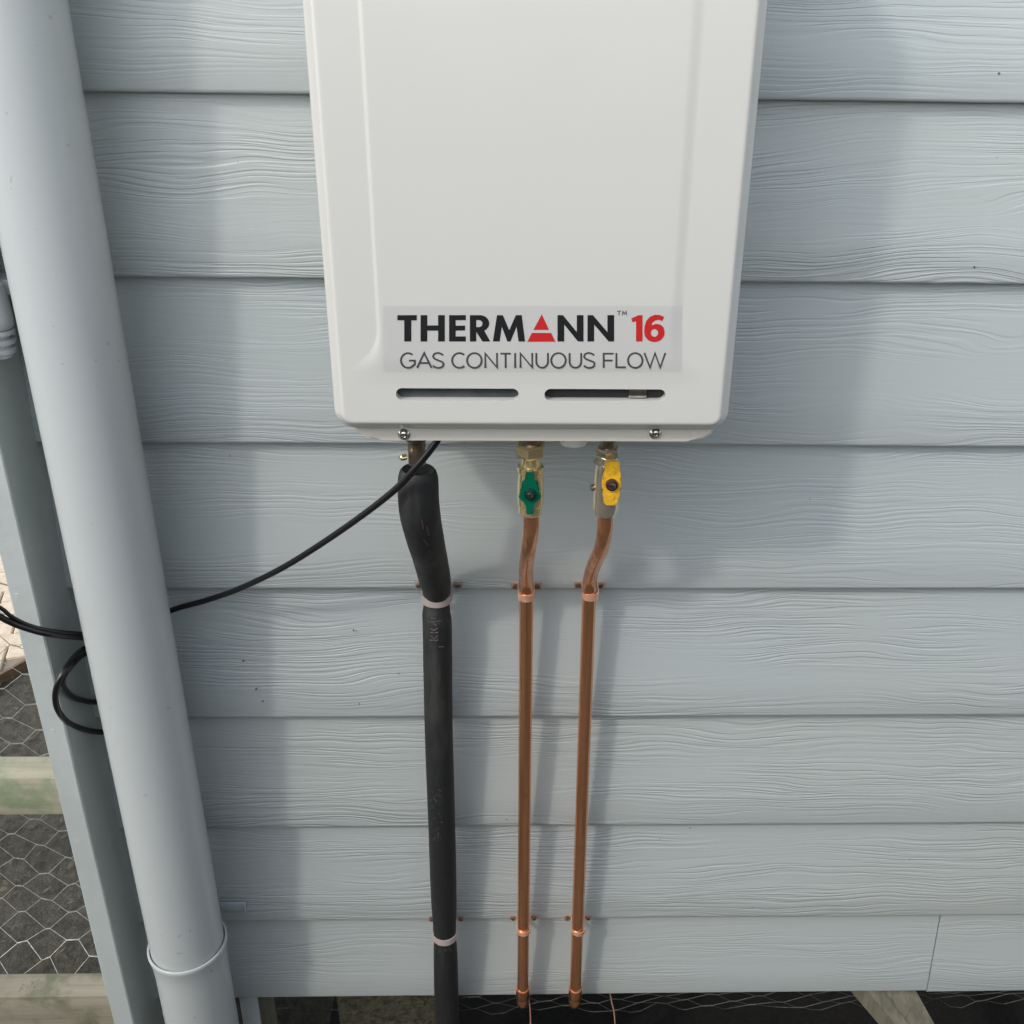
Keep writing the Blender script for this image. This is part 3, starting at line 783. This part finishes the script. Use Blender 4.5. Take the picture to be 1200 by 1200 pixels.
def handle(root, px, py, hw, hh, mat, hubmat, screwmat, shape):
    Y0 = -.112-.0140-.006; c = at(px, py, Y0); cx, cz = c.x, c.z
    bm = B()
    P = [(x*hw, z*hh) for x, z in shape]
    A = [bm.verts.new((cx+x, Y0-.0035, cz+z)) for x, z in P]; Bq = [bm.verts.new((cx+x, Y0+.0035, cz+z)) for x, z in P]
    bm.faces.new(A); bm.faces.new(Bq[::-1])
    for k in range(len(P)): bm.faces.new((A[k], A[(k+1) % len(P)], Bq[(k+1) % len(P)], Bq[k]))
    fr = [e for e in bm.edges if abs(e.verts[0].co.y-(Y0-.0035)) < 1e-6 and abs(e.verts[1].co.y-(Y0-.0035)) < 1e-6]
    bmesh.ops.bevel(bm, geom=fr, offset=.0010, segments=2, affect='EDGES')
    h = link('handle', bm, mat, root, 40)
    bm = B(); lathe(bm, (cx, Y0+.008, cz), [(0, .006), (.0045, .006), (.0115, .0062), (.0145, .0058), (.0150, .0045)], 24, Vector((0, -1, 0))); hb = link('hub', bm, hubmat, h, 40)
    bm = B(); hexnut(bm, (cx, Y0-.0068, cz), .0026, .0060, Vector((0, -1, 0)), .4); link('handle_screw', bm, screwmat, h, 25)
    return h
sh = [(-.32, 1), (.32, 1), (.40, .55), (.72, .45), (.80, .20), (.78, .0), (1.0, -.18), (.72, -.34), (.42, -.42), (.34, -.60), (.30, -1), (-.30, -1), (-.34, -.60), (-.42, -.42), (-.72, -.34), (-1.0, -.18), (-.78, .0), (-.80, .20), (-.72, .45), (-.40, .55)]
sh = [(x, z*1.0) for x, z in sh][::-1]
handle(wv, 621, 577, .0112, .0228, 'green', 'darkgreen', 'steel', sh)
gv = empty('gas_valve', (0, 0, 0), 'plated gas valve with oval yellow handle at the right', 'valve')
q = at(711, 560, -.112); gx = q.x
bm = B(); lathe(bm, (gx, -.112, zp+.003), [(0, .0075), (.012, .0075), (zp-zz_(527), .0075)], 24); link('tail', bm, 'bronze', gv, 35)
bm = B(); zn = zz_(524); hexnut(bm, (gx, -.112, zn), zn-zz_(534), .0215, rot=.25); link('union_nut', bm, 'nickel', gv, 25)
bm = B(); z0 = zz_(535); lathe(bm, (gx, -.112, z0), [(-.001, .0088), (.002, .0118), (z0-zz_(541), .0140), (z0-zz_(543), .0118), (z0-zz_(551), .0128), (z0-zz_(572), .0136), (z0-zz_(586), .0130), (z0-zz_(590), .0135), (z0-zz_(597), .0130), (z0-zz_(602), .0110)], 32)
link('body', bm, 'nickel', gv, 30)
bm = B(); qq = at(698, 573, -.118); lathe(bm, (gx-.008, -.114, qq.z), [(0, .0035), (.0075, .0035), (.0080, .0028)], 14, Vector((-1, -.15, 0)).normalized()); link('test_plug', bm, 'bronze', gv, 35)
oval = []
for k in range(28):
    a = 2*math.pi*k/28; x, z = math.sin(a), math.cos(a)
    oval.append(((.78 if abs(z) > .35 else 1.0)*x*(1.0 if abs(z) < .9 else 1.5), z))
oval = [(-.55, 1), (.55, 1), (.80, .88), (.84, .45), (1.0, .22), (1.04, 0), (1.0, -.22), (.84, -.45), (.78, -.85), (.45, -1), (-.45, -1), (-.78, -.85), (-.84, -.45), (-1.0, -.22), (-1.04, 0), (-1.0, .22), (-.84, .45), (-.80, .88)]
h = handle(gv, 716.5, 566, .0090, .0232, 'yellow', 'hub', 'steel', oval[::-1])
for s_ in (-1, 1):
    c = at(716.5, 566, -.132); bm = B(); capsule(bm, c.x-.0028, c.x+.0028, c.z+s_*.0135-.0024, c.z+s_*.0135+.0024, -.1367, -.1353, 8); link('handle_boss', bm, 'yellow', h, 30)

# ------------------------------------------------------------------ black cable with its coil behind the downpipe
cb = B()
main = [(515, 505, -.150), (512, 517, -.152), (490, 545, -.150), (466, 571, -.140), (430, 600, -.122), (380, 635, -.095), (330, 666, -.068), (280, 690, -.040), (240, 704, -.018), (203, 714.5, -.008), (165, 733, -.006), (128, 745, -.007), (96, 762, -.035), (76, 785, -.083), (65, 812, -.093), (70, 836, -.086), (88, 851, -.050), (120, 858, -.012), (160, 850, -.006), (185, 810, -.006), (175, 775, -.007), (140, 762, -.008), (104, 764, -.034), (82, 782, -.070), (73, 800, -.078), (83, 815, -.055), (100, 821.5, -.028), (116, 822.5, -.012), (150, 822, -.006), (178, 800, -.008), (172, 765, -.0125), (140, 752, -.0125), (98, 747.5, -.050), (60, 743.5, -.088), (35, 737.5, -.098), (12, 729, -.105), (-10, 717, -.12), (-60, 690, -.15)]
P3 = spline([tuple(at(*p)) for p in main], 12)
tube(cb, P3, .0034, 14)
tag(link('cable', cb, 'cable', None, 60), 'glossy black cable from the heater looping behind the downpipe', 'cable')
# second, thinner conductor alongside at the left
cb = B()
sec = [(140, 742, -.012), (98, 742.5, -.050), (60, 739, -.086), (35, 733, -.096), (14, 723, -.103), (0, 712, -.112), (-40, 690, -.14)]
tube(cb, spline([tuple(at(*p)) for p in sec], 12), .0022, 12)
tag(link('cable', cb, 'cable', None, 60), 'thin black lead running beside the cable across the corner post', 'cable')

# ------------------------------------------------------------------ things below the wall
pr2 = at(292, 1180, .02)
bm = B(); box(bm, at(283, 1185, .012).x, at(304, 1185, .012).x, .010, .021, -.45, WB+.02, .001)
tag(link('wall_stump', bm, 'post', None, 30), 'grey painted stub post under the cladding right of the downpipe foot', 'post')
bm = B(); xa = at(305, 1185, .014).x
box(bm, xa, xa+.022, .012, .021, -.45, WB+.02, .001)
tag(link('timber_stump', bm, 'stake', None, 30), 'narrow brown timber stub beside the grey stub post under the cladding', 'post')
def rough_block(name, x0, x1, y0, y1, z0, z1, mat, label, cat, amp=.006):
    bm = B(); box(bm, x0, x1, y0, y1, z0, z1); bmesh.ops.subdivide_edges(bm, edges=bm.edges[:], cuts=9, use_grid_fill=True)
    for v in bm.verts:
        n = noise.noise_vector(v.co*28); v.co += n*amp + noise.noise_vector(v.co*90)*amp*.3
    tag(link(name, bm, mat, None, 60), label, cat)
rough_block('stone_block', at(397, 1185, .03).x, at(524, 1185, .03).x, .03, .13, -.46, WB-.002-.018, 'moss', 'mossy grey stone block in the gap under the cladding beside the lagged pipe', 'stone', .004)
# leaning timber stake right
st = empty('timber_stake', (0, 0, 0), 'weathered timber stake leaning out under the cladding at the right', 'stake')
a0, a1 = atz(1018, 1166, WB-.012), atz(1047, 1200, .105); b0, b1 = atz(1076, 1166, WB-.012), atz(1095, 1200, .105)
def slab(bm, pts, th):
    top = [bm.verts.new(p) for p in pts]; bot = [bm.verts.new(Vector(p)-Vector((0, 0, th))) for p in pts]
    bm.faces.new(top); bm.faces.new(bot[::-1])
    for k in range(4): bm.faces.new((top[k], top[(k+1) % 4], bot[(k+1) % 4], bot[k]))
bm = B(); da = (a0-a1); db = (b0-b1)
slab(bm, [a1-da*1.2, b1-db*1.2, b0+db*2.5, a0+da*2.5], .03)
link('stake', bm, 'stake', st, 30)
bm = B(); mid0 = a0*.68+b0*.32; mid1 = a1*.68+b1*.32; dm = mid0-mid1; up = Vector((0, 0, .004))
slab(bm, [a1-da*1.2+up, mid1-dm*1.2+up, mid0+dm*2.5+up, a0+da*2.5+up], .0035)
link('batten', bm, 'stake', st, 30)
# thin copper bond wires
bm = B(); tube(bm, [at(*p) for p in spline([(619, 1160, -.012), (620, 1172, .004), (621.5, 1188, .012), (622, 1230, .012)], 6)], .0011, 8)
tag(link('bond_wire', bm, 'bright', None, 60), 'thin copper wire hanging beside the foot of the middle pipe', 'wire')
bm = B(); tube(bm, [at(*p) for p in spline([(714, 1160, .012), (717, 1175, .016), (720, 1190, .016), (722, 1230, .016)], 6)], .0011, 8)
tag(link('bond_wire', bm, 'bright', None, 60), 'thin copper wire hanging under the cladding right of the right pipe', 'wire')
# brick at lower left between post and downpipe
rough_block('brick', at(163, 1190, .02).x, at(192, 1190, .02).x, .0, .09, -.45, .075, 'brick', 'rusty brown brick on the soil between corner post and downpipe', 'brick', .0025)
# crumpled netting under the house
def umap(u, v):
    return (u + .004*noise.noise(Vector((u*20, v*20, 2))), 0.018 + .07*(1-v/.16) + .012*noise.noise(Vector((u*9, v*14, 0))), .005 + v*.98 + .008*noise.noise(Vector((u*12, v*9, 7))))
ub = netting('crawl_space_netting', -.40, 1.7, .15, umap, None, 9, r=.0006, mat='shadewire')
tag(ub, 'crumpled wire netting closing the dark gap under the cladding', 'wire netting')

# ------------------------------------------------------------------ added fence behind the camera, unseen, blocking sky light from the lower wall
yf = empty('added_paling_fence', (0, 0, 0), 'unseen brown timber paling fence added to shade the lower cladding wall', 'fence')
FH = 1.55; FY = -2.15
for z in (.35, 1.25):
    bm = B(); box(bm, -4.0, 5.0, FY-.075, FY-.017, z, z+.07); link('fence_rail', bm, 'stake', yf, 0)
pal = None
for i in range(88):
    x = -4.0 + i*.102
    if pal is None:
        bm = B(); box(bm, -.049, .049, FY-.016, FY, 0, FH); pal = link('paling', bm, 'stake', yf, 0); q = pal
    else:
        q = pal.copy(); C.objects.link(q)
    q.location = (x, random.uniform(-.002, .002), random.uniform(-.012, 0))

# leaf litter and chips on the bare soil behind the netting
bm = B()
for i in range(1500):
    x, y = random.uniform(-1.7, -.57), random.uniform(.06, 1.05); l = random.uniform(.003, .011); a = random.uniform(0, 6.28); t = random.uniform(-.5, .5)
    d = Vector((math.cos(a), math.sin(a), t*.5))*l; e = Vector((-math.sin(a), math.cos(a), random.uniform(-.4, .4)))*l*random.uniform(.15, .5); c = Vector((x, y, random.uniform(.004, .012)))
    bm.faces.new([bm.verts.new(c+q) for q in (d, e, -d, -e)])
ll = link('leaf_litter', bm, soil('dry_leaf_litter', (.12, .105, .072), (.05, .042, .03), 20, .001), None, 0)
tag(ll, 'scattered dry leaf litter on the dark soil behind the netting', None, None, 'stuff')
